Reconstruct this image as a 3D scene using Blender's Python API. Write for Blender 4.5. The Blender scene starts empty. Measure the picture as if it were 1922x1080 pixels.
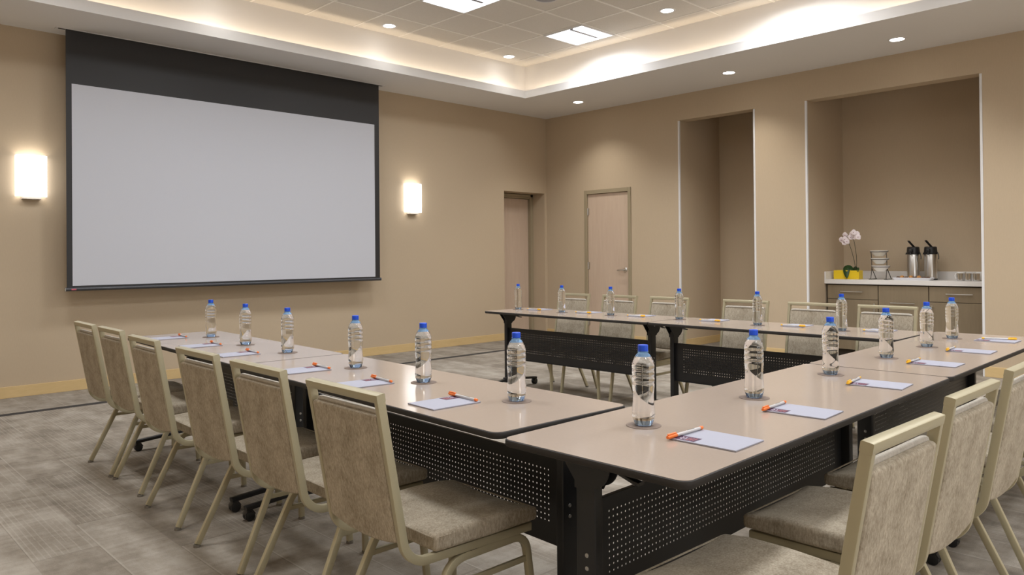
import bpy, bmesh, math, random
from math import sin, cos, pi, radians
from mathutils import Vector, Matrix

# ------------------------------------------------------------------ camera, world, exposure
SC = bpy.context.scene
COL = SC.collection
random.seed(7)


def make_camera():
    yaw, pit, rol = radians(44.193), radians(0.399), radians(-0.509)
    f = Vector((sin(yaw) * cos(pit), cos(yaw) * cos(pit), sin(pit)))
    r = Vector((cos(yaw), -sin(yaw), 0.0))
    u = r.cross(f)
    r2 = r * cos(rol) + u * sin(rol)
    u2 = -r * sin(rol) + u * cos(rol)
    cam = bpy.data.cameras.new('camera')
    cam.sensor_fit = 'HORIZONTAL'
    cam.sensor_width = 36.0
    cam.lens = 36.0 * 1415.1 / 1922.0
    cam.shift_y = -70.0 / 1922.0
    cam.clip_start = 0.02
    ob = bpy.data.objects.new('camera', cam)
    COL.objects.link(ob)
    m = Matrix((r2, u2, -f)).transposed().to_4x4()
    m.translation = Vector((0, 0, 1.25))
    ob.matrix_world = m
    SC.camera = ob


make_camera()
W = bpy.data.worlds.new('world')
SC.world = W
W.use_nodes = True
W.node_tree.nodes['Background'].inputs[0].default_value = (0.8, 0.75, 0.68, 1)
W.node_tree.nodes['Background'].inputs[1].default_value = 0.02
SC.view_settings.view_transform = 'Standard'
SC.view_settings.look = 'None'
SC.view_settings.gamma = 1.0
SC.view_settings.use_curve_mapping = False
SC.view_settings.exposure = 0.0
SC.cycles.use_denoising = True
SC.cycles.max_bounces = 12
SC.cycles.transmission_bounces = 12
SC.cycles.sample_clamp_indirect = 4.0
SC.cycles.caustics_reflective = False

PANEL_E = 3.0       # glow of the square ceiling panels
PANEL_W = 26.5      # watts each of them throws down
DOWN_W = 95.0       # watts of a downlight
COVE_W = 1.25       # watts per metre of cove tape
SCONCE_E = 4.5

# ------------------------------------------------------------------ layout numbers
WY, WX = 8.08, 8.622           # screen wall plane, door wall plane
X0, Y0 = -1.6, -3.4            # the two walls behind the camera
ZS, ZL, ZC = 3.382, 3.482, 3.86    # soffit, top of the cove lip, tiled ceiling
CX0, CX1, CY0, CY1 = -0.1, 7.262, -2.0, 7.182   # coffer opening


# ------------------------------------------------------------------ materials
def mat(name, col, rough=0.6, metal=0.0, spec=0.5, **kw):
    m = bpy.data.materials.new(name)
    m.use_nodes = True
    b = m.node_tree.nodes['Principled BSDF']
    b.inputs['Base Color'].default_value = (*col, 1)
    b.inputs['Roughness'].default_value = rough
    b.inputs['Metallic'].default_value = metal
    b.inputs['Specular IOR Level'].default_value = spec
    for k, v in kw.items():
        b.inputs[k].default_value = v
    return m


def nt(m):
    return m.node_tree, m.node_tree.nodes['Principled BSDF']


def mathn(t, op, a, b=None, c=None):
    n = t.nodes.new('ShaderNodeMath')
    n.operation = op
    for i, v in enumerate((a, b, c)):
        if v is None:
            continue
        if hasattr(v, 'is_output'):
            t.links.new(v, n.inputs[i])
        else:
            n.inputs[i].default_value = v
    return n.outputs[0]


def mixc(t, fac, a, b, blend='MIX'):
    n = t.nodes.new('ShaderNodeMix')
    n.data_type = 'RGBA'
    n.blend_type = blend
    for i, v in ((0, fac), (6, a), (7, b)):
        if hasattr(v, 'is_output'):
            t.links.new(v, n.inputs[i])
        elif i == 0:
            n.inputs[0].default_value = v
        else:
            n.inputs[i].default_value = (*v, 1)
    return n.outputs[2]


def coords(t, scale=(1, 1, 1), kind='Object'):
    c = t.nodes.new('ShaderNodeTexCoord')
    mp = t.nodes.new('ShaderNodeMapping')
    mp.inputs['Scale'].default_value = scale
    t.links.new(c.outputs[kind], mp.inputs['Vector'])
    return mp.outputs[0]


def noise(t, vec, scale, detail=4, rough=0.6):
    n = t.nodes.new('ShaderNodeTexNoise')
    n.inputs['Scale'].default_value = scale
    n.inputs['Detail'].default_value = detail
    n.inputs['Roughness'].default_value = rough
    t.links.new(vec, n.inputs['Vector'])
    return n.outputs['Fac']


def ramp(t, fac, stops):
    n = t.nodes.new('ShaderNodeValToRGB')
    cr = n.color_ramp
    while len(cr.elements) < len(stops):
        cr.elements.new(0.5)
    for e, (p, c) in zip(cr.elements, stops):
        e.position = p
        e.color = (*c, 1) if len(c) == 3 else c
    t.links.new(fac, n.inputs[0])
    return n.outputs[0]


def bump(t, b, h, strength=0.2, dist=0.002):
    n = t.nodes.new('ShaderNodeBump')
    n.inputs['Strength'].default_value = strength
    n.inputs['Distance'].default_value = dist
    t.links.new(h, n.inputs['Height'])
    t.links.new(n.outputs[0], b.inputs['Normal'])


def fabric(name, c1, c2, sc=(60, 60, 9)):
    m = mat(name, c1, 0.95, spec=0.15)
    t, b = nt(m)
    v = coords(t, sc)
    f1 = noise(t, v, 3.0, 5, 0.7)
    f2 = noise(t, coords(t, (1, 1, 1)), 9.0, 4, 0.6)
    f3 = noise(t, coords(t, (1, 1, 1)), 420.0, 2, 0.6)
    f4 = noise(t, coords(t, (150, 150, 45)), 1.0, 3, 0.7)
    f = mathn(t, 'ADD', mathn(t, 'MULTIPLY', f1, 0.55), mathn(t, 'MULTIPLY', f2, 0.45))
    f = mathn(t, 'ADD', f, mathn(t, 'MULTIPLY', mathn(t, 'SUBTRACT', f4, 0.5), 0.55))
    col = ramp(t, f, [(0.30, c1), (0.70, c2)])
    t.links.new(col, b.inputs['Base Color'])
    bump(t, b, f3, 0.35, 0.0015)
    return m


def wall_mat(name, c):
    m = mat(name, c, 0.75, spec=0.25)
    t, b = nt(m)
    f = noise(t, coords(t, (300, 300, 22)), 1.0, 3, 0.6)
    f2 = noise(t, coords(t, (1, 1, 1)), 0.8, 2, 0.5)
    k = mathn(t, 'ADD', mathn(t, 'MULTIPLY', f, 0.5), mathn(t, 'MULTIPLY', f2, 0.5))
    col = ramp(t, k, [(0.3, tuple(x * 0.95 for x in c)), (0.7, tuple(x * 1.05 for x in c))])
    t.links.new(col, b.inputs['Base Color'])
    bump(t, b, f, 0.08, 0.001)
    return m


def carpet_mat():
    m = mat('carpet', (0.3, 0.27, 0.24), 0.95, spec=0.1)
    t, b = nt(m)
    c = t.nodes.new('ShaderNodeTexCoord')
    sp = t.nodes.new('ShaderNodeSeparateXYZ')
    t.links.new(c.outputs['Object'], sp.inputs[0])
    x, y = sp.outputs[0], sp.outputs[1]
    wob = noise(t, coords(t, (1, 1, 1)), 6.0, 2)
    xr = mathn(t, 'DIVIDE', x, 0.25)
    row = mathn(t, 'FLOOR', xr)
    wn = t.nodes.new('ShaderNodeTexWhiteNoise')
    wn.noise_dimensions = '1D'
    t.links.new(row, wn.inputs['W'])
    yr = mathn(t, 'ADD', mathn(t, 'DIVIDE', y, 1.0), mathn(t, 'MULTIPLY', wn.outputs[0], 3.0))
    pl = mathn(t, 'FLOOR', yr)
    cb = t.nodes.new('ShaderNodeCombineXYZ')
    t.links.new(row, cb.inputs[0])
    t.links.new(pl, cb.inputs[1])
    w2 = t.nodes.new('ShaderNodeTexWhiteNoise')
    w2.noise_dimensions = '2D'
    t.links.new(cb.outputs[0], w2.inputs['Vector'])
    tone, kindv = w2.outputs['Value'], None
    sc = t.nodes.new('ShaderNodeSeparateColor')
    t.links.new(w2.outputs['Color'], sc.inputs[0])
    kindv = sc.outputs[1]
    # plank tone, blotches, brushed streaks along the plank and across it
    blotch = noise(t, coords(t, (1.8, 1.0, 1)), 3.0, 6, 0.66)
    streak = noise(t, coords(t, (55, 1.3, 1)), 1.0, 4, 0.6)
    across = noise(t, coords(t, (2.5, 26, 1)), 1.0, 4, 0.65)
    fine = noise(t, coords(t, (1, 1, 1)), 260.0, 3, 0.7)
    v = mathn(t, 'ADD', mathn(t, 'MULTIPLY', tone, 0.14), mathn(t, 'MULTIPLY', blotch, 0.90))
    v = mathn(t, 'ADD', v, mathn(t, 'MULTIPLY', across, 0.26))
    v = mathn(t, 'ADD', v, mathn(t, 'MULTIPLY', fine, 0.30))
    col = ramp(t, v, [(0.52, (0.135, 0.112, 0.087)), (0.77, (0.265, 0.229, 0.186)), (0.98, (0.38, 0.34, 0.287))])
    # pale thread lines in some planks
    xt = mathn(t, 'FRACT', mathn(t, 'DIVIDE', mathn(t, 'ADD', x, mathn(t, 'MULTIPLY', wob, 0.004)), 0.0227))
    sm = mathn(t, 'MULTIPLY', mathn(t, 'LESS_THAN', xt, 0.22), mathn(t, 'GREATER_THAN', streak, 0.47))
    on = mathn(t, 'GREATER_THAN', kindv, 0.45)
    sm = mathn(t, 'MULTIPLY', mathn(t, 'MULTIPLY', sm, on), 0.24)
    col = mixc(t, sm, col, (0.50, 0.455, 0.39))
    # seams
    fx = mathn(t, 'FRACT', xr)
    e1 = mathn(t, 'LESS_THAN', fx, 0.028)
    e1 = mathn(t, 'MULTIPLY', e1, mathn(t, 'GREATER_THAN', tone, 0.45))
    col = mixc(t, mathn(t, 'MULTIPLY', e1, 0.3), col, (0.50, 0.455, 0.39))
    fy = mathn(t, 'FRACT', yr)
    e2 = mathn(t, 'LESS_THAN', fy, 0.010)
    e3 = mathn(t, 'GREATER_THAN', fx, 0.985)
    col = mixc(t, mathn(t, 'MULTIPLY', mathn(t, 'MAXIMUM', e2, e3), 0.35), col, (0.15, 0.125, 0.10))
    t.links.new(col, b.inputs['Base Color'])
    bump(t, b, fine, 0.5, 0.003)
    return m


def wood_mat(name, c1, c2, sc=(14, 14, 1.2), rough=0.5):
    m = mat(name, c1, rough, spec=0.35)
    t, b = nt(m)
    f = noise(t, coords(t, sc), 2.4, 6, 0.6)
    g = noise(t, coords(t, tuple(s * 6 for s in sc)), 2.0, 3, 0.6)
    k = mathn(t, 'ADD', mathn(t, 'MULTIPLY', f, 0.7), mathn(t, 'MULTIPLY', g, 0.3))
    t.links.new(ramp(t, k, [(0.3, c1), (0.7, c2)]), b.inputs['Base Color'])
    return m


def emit(name, col, s):
    m = bpy.data.materials.new(name)
    m.use_nodes = True
    t = m.node_tree
    t.nodes.clear()
    e = t.nodes.new('ShaderNodeEmission')
    o = t.nodes.new('ShaderNodeOutputMaterial')
    e.inputs[0].default_value = (*col, 1)
    e.inputs[1].default_value = s
    t.links.new(e.outputs[0], o.inputs[0])
    return m


def glass(name, col, ior, rough=0.0, trans=1.0):
    m = mat(name, col, rough, spec=0.5)
    t, b = nt(m)
    b.inputs['Transmission Weight'].default_value = trans
    b.inputs['IOR'].default_value = ior
    return m


def tile_mat():
    m = mat('ceiling_tile', (0.62, 0.58, 0.52), 0.9, spec=0.1)
    t, b = nt(m)
    f = noise(t, coords(t), 160.0, 4, 0.7)
    t.links.new(ramp(t, f, [(0.3, (0.70, 0.665, 0.61)), (0.6, (0.77, 0.735, 0.68))]), b.inputs['Base Color'])
    bump(t, b, f, 0.3, 0.002)
    return m


M = {}
M['wall'] = wall_mat('beige_wallcovering', (0.515, 0.410, 0.288))
M['white_paint'] = mat('white_ceiling_paint', (0.77, 0.755, 0.74), 0.7, spec=0.2)
M['tile'] = tile_mat()
M['grid'] = mat('ceiling_grid', (0.90, 0.87, 0.82), 0.4)
M['carpet'] = carpet_mat()
M['stripe'] = mat('charcoal_carpet_stripe', (0.055, 0.050, 0.047), 0.95, spec=0.1)
M['maple'] = wood_mat('maple_base', (0.60, 0.43, 0.20), (0.67, 0.49, 0.25), (1.5, 1.5, 9))
M['door_wood'] = wood_mat('pale_birch_veneer', (0.53, 0.40, 0.30), (0.60, 0.47, 0.36), (9, 9, 0.8))
M['frame_paint'] = mat('taupe_frame_paint', (0.33, 0.27, 0.175), 0.5)
M['corner'] = mat('white_corner_guard', (0.74, 0.73, 0.73), 0.4)
M['steel'] = mat('brushed_steel', (0.62, 0.60, 0.57), 0.28, 1.0)
M['chrome'] = mat('chrome', (0.75, 0.75, 0.75), 0.12, 1.0)
M['black_metal'] = mat('black_powder_coat', (0.012, 0.012, 0.013), 0.42)
M['black_plastic'] = mat('black_plastic', (0.014, 0.014, 0.015), 0.35)
M['edge'] = mat('black_edge_moulding', (0.030, 0.026, 0.023), 0.6, spec=0.3)
M['laminate'] = mat('sand_laminate', (0.45, 0.366, 0.298), 0.16, spec=0.5)
t_, b_ = nt(M['laminate'])
_f = noise(t_, coords(t_, (3, 3, 3)), 40.0, 4, 0.7)
t_.links.new(ramp(t_, _f, [(0.3, (0.398, 0.322, 0.264)), (0.7, (0.414, 0.336, 0.277))]), b_.inputs['Base Color'])
M['screw'] = mat('grey_screw', (0.45, 0.44, 0.42), 0.35, 0.8)
M['gold'] = mat('champagne_metal', (0.45, 0.40, 0.265), 0.36, 0.35)
M['fabric'] = fabric('taupe_chenille', (0.235, 0.193, 0.135), (0.56, 0.485, 0.378), (85, 85, 36))
M['piping'] = fabric('grey_piping', (0.42, 0.38, 0.32), (0.60, 0.55, 0.48))
M['glide'] = mat('grey_glide', (0.17, 0.15, 0.12), 0.6)
M['screen_black'] = mat('black_screen_cloth', (0.020, 0.019, 0.019), 0.55)
M['screen_white'] = mat('matte_screen', (0.545, 0.555, 0.60), 0.6, spec=0.3)
M['bar'] = mat('charcoal_bar', (0.045, 0.046, 0.052), 0.35)
M['red'] = mat('red_tag', (0.55, 0.10, 0.14), 0.5)
M['panel_light'] = emit('panel_diffuser', (0.93, 0.96, 1.0), PANEL_E)
M['panel_frame'] = mat('panel_frame', (0.36, 0.36, 0.40), 0.5)
M['down_glow'] = emit('downlight_glow', (1.0, 0.97, 0.92), 14.0)
M['daylight'] = emit('daylit_pane', (0.95, 0.97, 1.0), 3.6)  # fill light of the added panes behind the camera
M['sconce'] = emit('sconce_shade_glow', (1.0, 0.975, 0.95), SCONCE_E)
M['sconce_metal'] = mat('sconce_bracket', (0.55, 0.50, 0.44), 0.4)
M['bottle'] = glass('clear_bottle_of_water', (0.97, 0.985, 1.0), 1.34)
M['neck'] = glass('blue_tinted_neck', (0.38, 0.64, 0.97), 1.15, 0.12, 0.78)
M['base_tint'] = glass('blue_tinted_base', (0.50, 0.70, 1.0), 1.40, 0.03, 0.88)
M['cap'] = mat('blue_cap', (0.008, 0.075, 0.62), 0.32)
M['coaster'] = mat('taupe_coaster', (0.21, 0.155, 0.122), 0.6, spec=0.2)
M['paper'] = mat('white_paper', (0.355, 0.355, 0.42), 0.6)
M['paper_edge'] = mat('grey_pad_backing', (0.18, 0.17, 0.17), 0.8)
M['plum'] = mat('plum_print', (0.055, 0.012, 0.050), 0.5)
M['print_white'] = mat('pale_print', (0.62, 0.55, 0.62), 0.5)
M['print_orange'] = mat('coral_print', (0.55, 0.13, 0.09), 0.5)
M['print_grey'] = mat('grey_print', (0.42, 0.40, 0.46), 0.6)
M['orange'] = mat('orange_plastic', (0.85, 0.19, 0.03), 0.35)
M['yellow_pen'] = mat('yellow_plastic', (0.86, 0.47, 0.02), 0.35)
M['barrel'] = mat('frosted_barrel', (0.76, 0.73, 0.72), 0.3, **{'Transmission Weight': 0.35})
M['ink'] = mat('dark_refill', (0.10, 0.11, 0.10), 0.4)
M['quartz'] = mat('white_quartz', (0.74, 0.71, 0.68), 0.3)
M['cab'] = wood_mat('taupe_cabinet_laminate', (0.215, 0.165, 0.105), (0.25, 0.195, 0.125), (12, 12, 1.0), 0.45)
M['cab_dark'] = mat('cabinet_carcass', (0.05, 0.038, 0.025), 0.6)
M['china'] = mat('white_china', (0.88, 0.86, 0.82), 0.2)
M['iron'] = mat('dark_wire', (0.05, 0.043, 0.036), 0.45, 0.5)
M['melamine'] = mat('white_melamine', (0.78, 0.78, 0.82), 0.25)
M['pastry'] = mat('golden_pastry', (0.50, 0.23, 0.06), 0.6)
M['choc'] = mat('chocolate_pastry', (0.10, 0.045, 0.02), 0.6)
M['yellow'] = mat('yellow_glaze', (0.80, 0.56, 0.02), 0.35)
M['leaf'] = mat('orchid_leaf', (0.018, 0.055, 0.012), 0.35)
M['stem'] = mat('orchid_stem', (0.045, 0.045, 0.02), 0.5)
M['petal'] = mat('blush_petal', (0.86, 0.76, 0.77), 0.6)
M['lip'] = mat('magenta_lip', (0.30, 0.03, 0.12), 0.5)
M['moss'] = mat('moss', (0.05, 0.055, 0.02), 0.9)
M['wrap_yellow'] = mat('yellow_wrapper', (0.70, 0.50, 0.10), 0.4)
M['wrap_dark'] = mat('dark_wrapper', (0.06, 0.03, 0.04), 0.4)


# ------------------------------------------------------------------ mesh builder
class MB:
    def __init__(s):
        s.v, s.f, s.mi, s.cur, s.mx = [], [], [], 0, None

    def at(s, mx):
        s.mx = mx
        return s

    def mat(s, i):
        s.cur = i
        return s

    def add(s, vs, fs):
        o = len(s.v)
        for p in vs:
            p = Vector(p)
            s.v.append(s.mx @ p if s.mx else p)
        for f in fs:
            s.f.append(tuple(i + o for i in f))
            s.mi.append(s.cur)
        return s

    def box(s, x0, x1, y0, y1, z0, z1):
        vs = [(x, y, z) for x in (x0, x1) for y in (y0, y1) for z in (z0, z1)]
        return s.add(vs, [(0, 1, 3, 2), (4, 6, 7, 5), (0, 4, 5, 1), (2, 3, 7, 6), (0, 2, 6, 4), (1, 5, 7, 3)])

    def rbox(s, x0, x1, y0, y1, z0, z1, r, n=2, k=3, deform=None):
        c = Vector(((x0 + x1) / 2, (y0 + y1) / 2, (z0 + z1) / 2))
        h = Vector(((x1 - x0) / 2, (y1 - y0) / 2, (z1 - z0) / 2))
        r = min(r, *h)

        def ax(hh):
            L = [-hh + r * (1 - cos(i / k * pi / 4) / cos(0) if False else 1 - math.tan((1 - i / k) * pi / 4)) for i in range(k)]
            inner = hh - r
            mid = [-inner + 2 * inner * i / n for i in range(n + 1)] if inner > 1e-6 else [0.0]
            return L + mid + [-a for a in reversed(L)]
        A = [ax(h.x), ax(h.y), ax(h.z)]
        seen, vs, fs = {}, [], []

        def vid(p):
            q = Vector([max(-h[i] + r, min(h[i] - r, p[i])) for i in range(3)])
            d = Vector(p) - q
            if d.length > 1e-9:
                d = d.normalized() * r
            w = q + d + c
            key = (round(w.x, 6), round(w.y, 6), round(w.z, 6))
            if key not in seen:
                seen[key] = len(vs)
                vs.append(deform(w) if deform else w)
            return seen[key]
        for a in range(3):
            b, d = (a + 1) % 3, (a + 2) % 3
            for sg in (-1, 1):
                for i in range(len(A[b]) - 1):
                    for j in range(len(A[d]) - 1):
                        q = []
                        for (ii, jj) in ((i, j), (i + 1, j), (i + 1, j + 1), (i, j + 1)):
                            p = [0, 0, 0]
                            p[a], p[b], p[d] = sg * h[a], A[b][ii], A[d][jj]
                            k_ = vid(p)
                            if k_ not in q:
                                q.append(k_)
                        if len(q) > 2:
                            fs.append(tuple(q if sg > 0 else q[::-1]))
        return s.add(vs, fs)

    def lathe(s, prof, n=24, c=(0, 0, 0), mod=None):
        vs, fs = [], []
        for j, (r, z) in enumerate(prof):
            for i in range(n):
                a = 2 * pi * i / n
                rr = r * (mod(a, z) if mod else 1)
                vs.append((c[0] + rr * cos(a), c[1] + rr * sin(a), c[2] + z))
        for j in range(len(prof) - 1):
            for i in range(n):
                k = (i + 1) % n
                fs.append((j * n + i, j * n + k, (j + 1) * n + k, (j + 1) * n + i))
        if prof[0][0] > 1e-6:
            fs.append(tuple(reversed(range(n))))
        if prof[-1][0] > 1e-6:
            fs.append(tuple((len(prof) - 1) * n + i for i in range(n)))
        return s.add(vs, fs)

    def sweep(s, path, prof, up=(0, 1, 0), closed=False):
        """a 2-D profile (in-plane offset, offset along `up`) swept along a planar path, mitred at its corners"""
        P = [Vector(p) for p in path]
        up = Vector(up)
        N, K = len(P), len(prof)
        vs, fs = [], []
        for i, p in enumerate(P):
            a = P[(i - 1) % N] if (i or closed) else None
            b = P[(i + 1) % N] if (i < N - 1 or closed) else None
            t0 = (p - a).normalized() if a is not None else None
            t1 = (b - p).normalized() if b is not None else None
            t = ((t0 or t1) + (t1 or t0)).normalized()
            n = t.cross(up).normalized()
            k = 1.0
            if t0 and t1:
                k = 1 / max(0.3, cos(t0.angle(t1, 0) / 2))
            for (u, w) in prof:
                vs.append(p + n * u * k + up * w)
        for i in range(N if closed else N - 1):
            j = (i + 1) % N
            for q in range(K):
                r = (q + 1) % K
                fs.append((i * K + q, i * K + r, j * K + r, j * K + q))
        if not closed:
            fs.append(tuple(reversed(range(K))))
            fs.append(tuple((N - 1) * K + q for q in range(K)))
        return s.add(vs, fs)

    def tube(s, path, r, n=8, closed=False):
        P = [Vector(p) for p in path]
        N = len(P)
        R = r if isinstance(r, (list, tuple)) else [r] * N
        vs, fs = [], []
        ref = None
        for i, p in enumerate(P):
            a = P[(i - 1) % N] if (i or closed) else p
            b = P[(i + 1) % N] if (i < N - 1 or closed) else p
            t = (b - a).normalized()
            if ref is None:
                ref = t.orthogonal().normalized()
            ref = (ref - t * ref.dot(t)).normalized()
            o = t.cross(ref)
            for q in range(n):
                w = 2 * pi * q / n
                vs.append(p + (ref * cos(w) + o * sin(w)) * R[i])
        for i in range(N if closed else N - 1):
            j = (i + 1) % N
            for q in range(n):
                k = (q + 1) % n
                fs.append((i * n + q, i * n + k, j * n + k, j * n + q))
        if not closed:
            fs.append(tuple(reversed(range(n))))
            fs.append(tuple((N - 1) * n + q for q in range(n)))
        return s.add(vs, fs)

    def prism(s, poly, a0, a1, axis=0):
        """polygon in the two axes other than `axis`, extruded along `axis`"""
        n = len(poly)
        vs = []
        for a in (a0, a1):
            for (u, w) in poly:
                vs.append({0: (a, u, w), 1: (u, a, w), 2: (u, w, a)}[axis])
        fs = [tuple(reversed(range(n))), tuple(range(n, 2 * n))]
        for i in range(n):
            k = (i + 1) % n
            fs.append((i, k, n + k, n + i))
        return s.add(vs, fs)

    def mesh(s, name, mats, smooth=35):
        me = bpy.data.meshes.new(name)
        me.from_pydata([tuple(p) for p in s.v], [], s.f)
        for m in (mats if isinstance(mats, (list, tuple)) else [mats]):
            me.materials.append(m)
        me.polygons.foreach_set('material_index', s.mi)
        bm = bmesh.new()
        bm.from_mesh(me)
        bmesh.ops.recalc_face_normals(bm, faces=bm.faces)
        bm.to_mesh(me)
        bm.free()
        if smooth:
            me.polygons.foreach_set('use_smooth', [True] * len(me.polygons))
            me.set_sharp_from_angle(angle=radians(smooth))
        me.update()
        return me

    def build(s, name, mats, parent=None, smooth=35, bevel=0, seg=2):
        return place(name, s.mesh(name, mats, smooth), parent, bevel, seg)


def place(name, me, parent=None, bevel=0, seg=2):
    o = bpy.data.objects.new(name, me)
    COL.objects.link(o)
    if parent:
        o.parent = parent
    if bevel:
        b = o.modifiers.new('bevel', 'BEVEL')
        b.width = bevel
        b.segments = seg
        b.limit_method = 'ANGLE'
        b.angle_limit = radians(40)
    return o


def tag(o, label=None, cat=None, group=None, kind=None):
    for k, v in (('label', label), ('category', cat), ('group', group), ('kind', kind)):
        if v:
            o[k] = v
    return o


def empty(name, loc=(0, 0, 0), rz=0.0, **kw):
    o = bpy.data.objects.new(name, None)
    o.empty_display_size = 0.1
    COL.objects.link(o)
    o.location = loc
    o.rotation_euler = (0, 0, rz)
    return tag(o, **kw)


def copy_tree(o, parent=None):
    c = o.copy()
    COL.objects.link(c)
    c.parent = parent
    for ch in list(KIDS.get(o.name, [])) or [x for x in o.children]:
        copy_tree(ch, c)
    return c


KIDS = {}


def structure(mb, name, mats, parent=None, smooth=0, bevel=0):
    o = mb.build(name, mats, parent, smooth, bevel)
    if not parent:
        tag(o, kind='structure')
    return o


def rect(hu, hw, r=0.004, k=2):
    """rounded rectangle profile"""
    pts = []
    for (sx, sy, a0) in ((1, 1, 0), (-1, 1, 90), (-1, -1, 180), (1, -1, 270)):
        for i in range(k + 1):
            a = radians(a0 + 90 * i / k)
            pts.append((sx * (hu - r) + r * cos(a), sy * (hw - r) + r * sin(a)))
    return pts


def arc(cx, cz, r, a0, a1, n=8):
    return [(cx + r * cos(radians(a0 + (a1 - a0) * i / n)), cz + r * sin(radians(a0 + (a1 - a0) * i / n))) for i in range(n + 1)]


# ------------------------------------------------------------------ room shell
def room():
    structure(MB().box(X0, 9.8, Y0, 8.9, -0.08, 0), 'floor', M['carpet'])
    structure(MB().box(X0, WX, 7.165, 7.255, 0.0, 0.0015), 'trim_1', M['stripe'])

    # screen wall with the recessed doorway
    w = MB()
    w.box(X0 - 0.2, 7.70, WY, WY + 0.5, 0, 4.0)
    w.box(7.70, 8.573, WY, WY + 0.5, 2.212, 4.0)
    w.box(8.573, 8.9, WY, WY + 0.5, 0, 4.0)
    w.box(7.70, 8.573, WY + 0.42, WY + 0.5, 0, 2.212)
    structure(w, 'wall_left', M['wall'])

    # door wall with a passage opening and the refreshment niche
    w = MB()
    D = 9.78
    w.box(WX, D, Y0, 2.13, 0, 3.6)
    w.box(WX, WX + 0.18, 2.13, 3.905, 3.035, 3.6)
    w.box(WX, D, 3.905, 4.575, 0, 3.6)
    w.box(WX, WX + 0.18, 4.575, 5.645, 3.035, 3.6)
    w.box(WX, D, 5.645, 6.45, 0, 3.6)
    w.box(WX, D, 6.45, 7.305, 2.205, 3.6)
    w.box(WX + 0.12, D, 6.45, 7.305, 0, 2.205)
    w.box(WX, D, 7.305, WY, 0, 3.6)
    w.box(9.635, D, 2.13, 3.905, 0, 3.6)
    w.box(9.635, D, 4.575, 5.645, 0, 3.6)
    w.box(WX + 0.18, D, 2.13, 3.905, 3.38, 3.6)
    w.box(WX + 0.18, D, 4.575, 5.645, 3.38, 3.6)
    structure(w, 'wall_right', M['wall'])
    structure(MB().box(X0 - 0.2, X0, Y0, WY, 0, 4.0), 'wall_back', M['wall'])
    structure(MB().box(X0 - 0.2, 8.9, Y0 - 0.2, Y0, 0, 4.0), 'wall_front', M['wall'])
    # framed glowing panes added behind the camera to brighten the chair backs
    w = MB()
    for (a, b, c, d) in ((0.0, 4.2, 0.85, 0.91), (0.0, 4.2, 2.44, 2.5), (0.0, 0.06, 0.91, 2.44), (4.14, 4.2, 0.91, 2.44), (2.07, 2.13, 0.91, 2.44)):
        w.box(a, b, Y0, Y0 + 0.05, c, d)
    fill_frame = structure(w, 'window_1', M['corner'])
    for (a, b) in ((0.06, 2.07), (2.13, 4.14)):
        MB().box(a, b, Y0 + 0.012, Y0 + 0.018, 0.91, 2.44).build('pane', M['daylight'], fill_frame, 0)

    # soffit ring, cove lip, cove wall
    c = MB()
    c.box(X0, WX, CY1, WY, ZS, ZS + 0.018)
    c.box(X0, WX, Y0, CY0, ZS, ZS + 0.018)
    c.box(X0, CX0, CY0, CY1, ZS, ZS + 0.018)
    c.box(CX1, WX, CY0, CY1, ZS, ZS + 0.018)
    L = 0.022
    c.box(CX0 - L, CX1 + L, CY1, CY1 + L, ZS + 0.018, ZL)
    c.box(CX0 - L, CX1 + L, CY0 - L, CY0, ZS + 0.018, ZL)
    c.box(CX0 - L, CX0, CY0, CY1, ZS + 0.018, ZL)
    c.box(CX1, CX1 + L, CY0, CY1, ZS + 0.018, ZL)
    S = 0.15
    c.box(CX0 - S - 0.05, CX1 + S + 0.05, CY1 + S, CY1 + S + 0.05, ZS + 0.018, ZC)
    c.box(CX0 - S - 0.05, CX1 + S + 0.05, CY0 - S - 0.05, CY0 - S, ZS + 0.018, ZC)
    c.box(CX0 - S - 0.05, CX0 - S, CY0 - S, CY1 + S, ZS + 0.018, ZC)
    c.box(CX1 + S, CX1 + S + 0.05, CY0 - S, CY1 + S, ZS + 0.018, ZC)
    structure(c, 'trim_2', M['white_paint'])

    # tiled ceiling with its metal grid
    top = structure(MB().box(CX0 - 0.2, CX1 + 0.2, CY0 - 0.2, CY1 + 0.2, ZC, ZC + 0.05), 'ceiling', M['tile'])
    g = MB()
    b = 0.011
    x = 6.495 - 0.61 * 10
    k = 0
    xs, ys = [], []
    while x < CX1 + S:
        if x > CX0 - S:
            g.box(x - b, x + b, CY0 - S, CY1 + S, ZC - 0.004, ZC)
        x += 0.61
    y = 5.515 - 0.61 * 12
    while y < CY1 + S:
        if y > CY0 - S:
            g.box(CX0 - S, CX1 + S, y - b, y + b, ZC - 0.0045, ZC)
        y += 0.61
    g.build('ceiling_grid', M['grid'], top, 0)

    # baseboards
    h, d = 0.102, 0.013
    structure(MB().box(X0, 7.70, WY - d, WY, 0, h), 'baseboard_left', M['maple'], None, 0, 0.002)
    b = MB()
    for (a0, a1) in ((Y0, 2.115), (3.92, 4.56), (5.66, 6.40), (7.355, WY - 0.001)):
        b.box(WX - d, WX, a0, a1, 0, h)
    b.box(WX, 9.635, 5.645 - d, 5.645, 0, h)
    b.box(WX, 9.635, 4.575, 4.575 + d, 0, h)
    b.box(9.635 - d, 9.635, 4.575 + d, 5.645 - d, 0, h)
    structure(b, 'baseboard_right', M['maple'], None, 0, 0.002)

    # white corner guards on the edges of both openings
    n = 3
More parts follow.
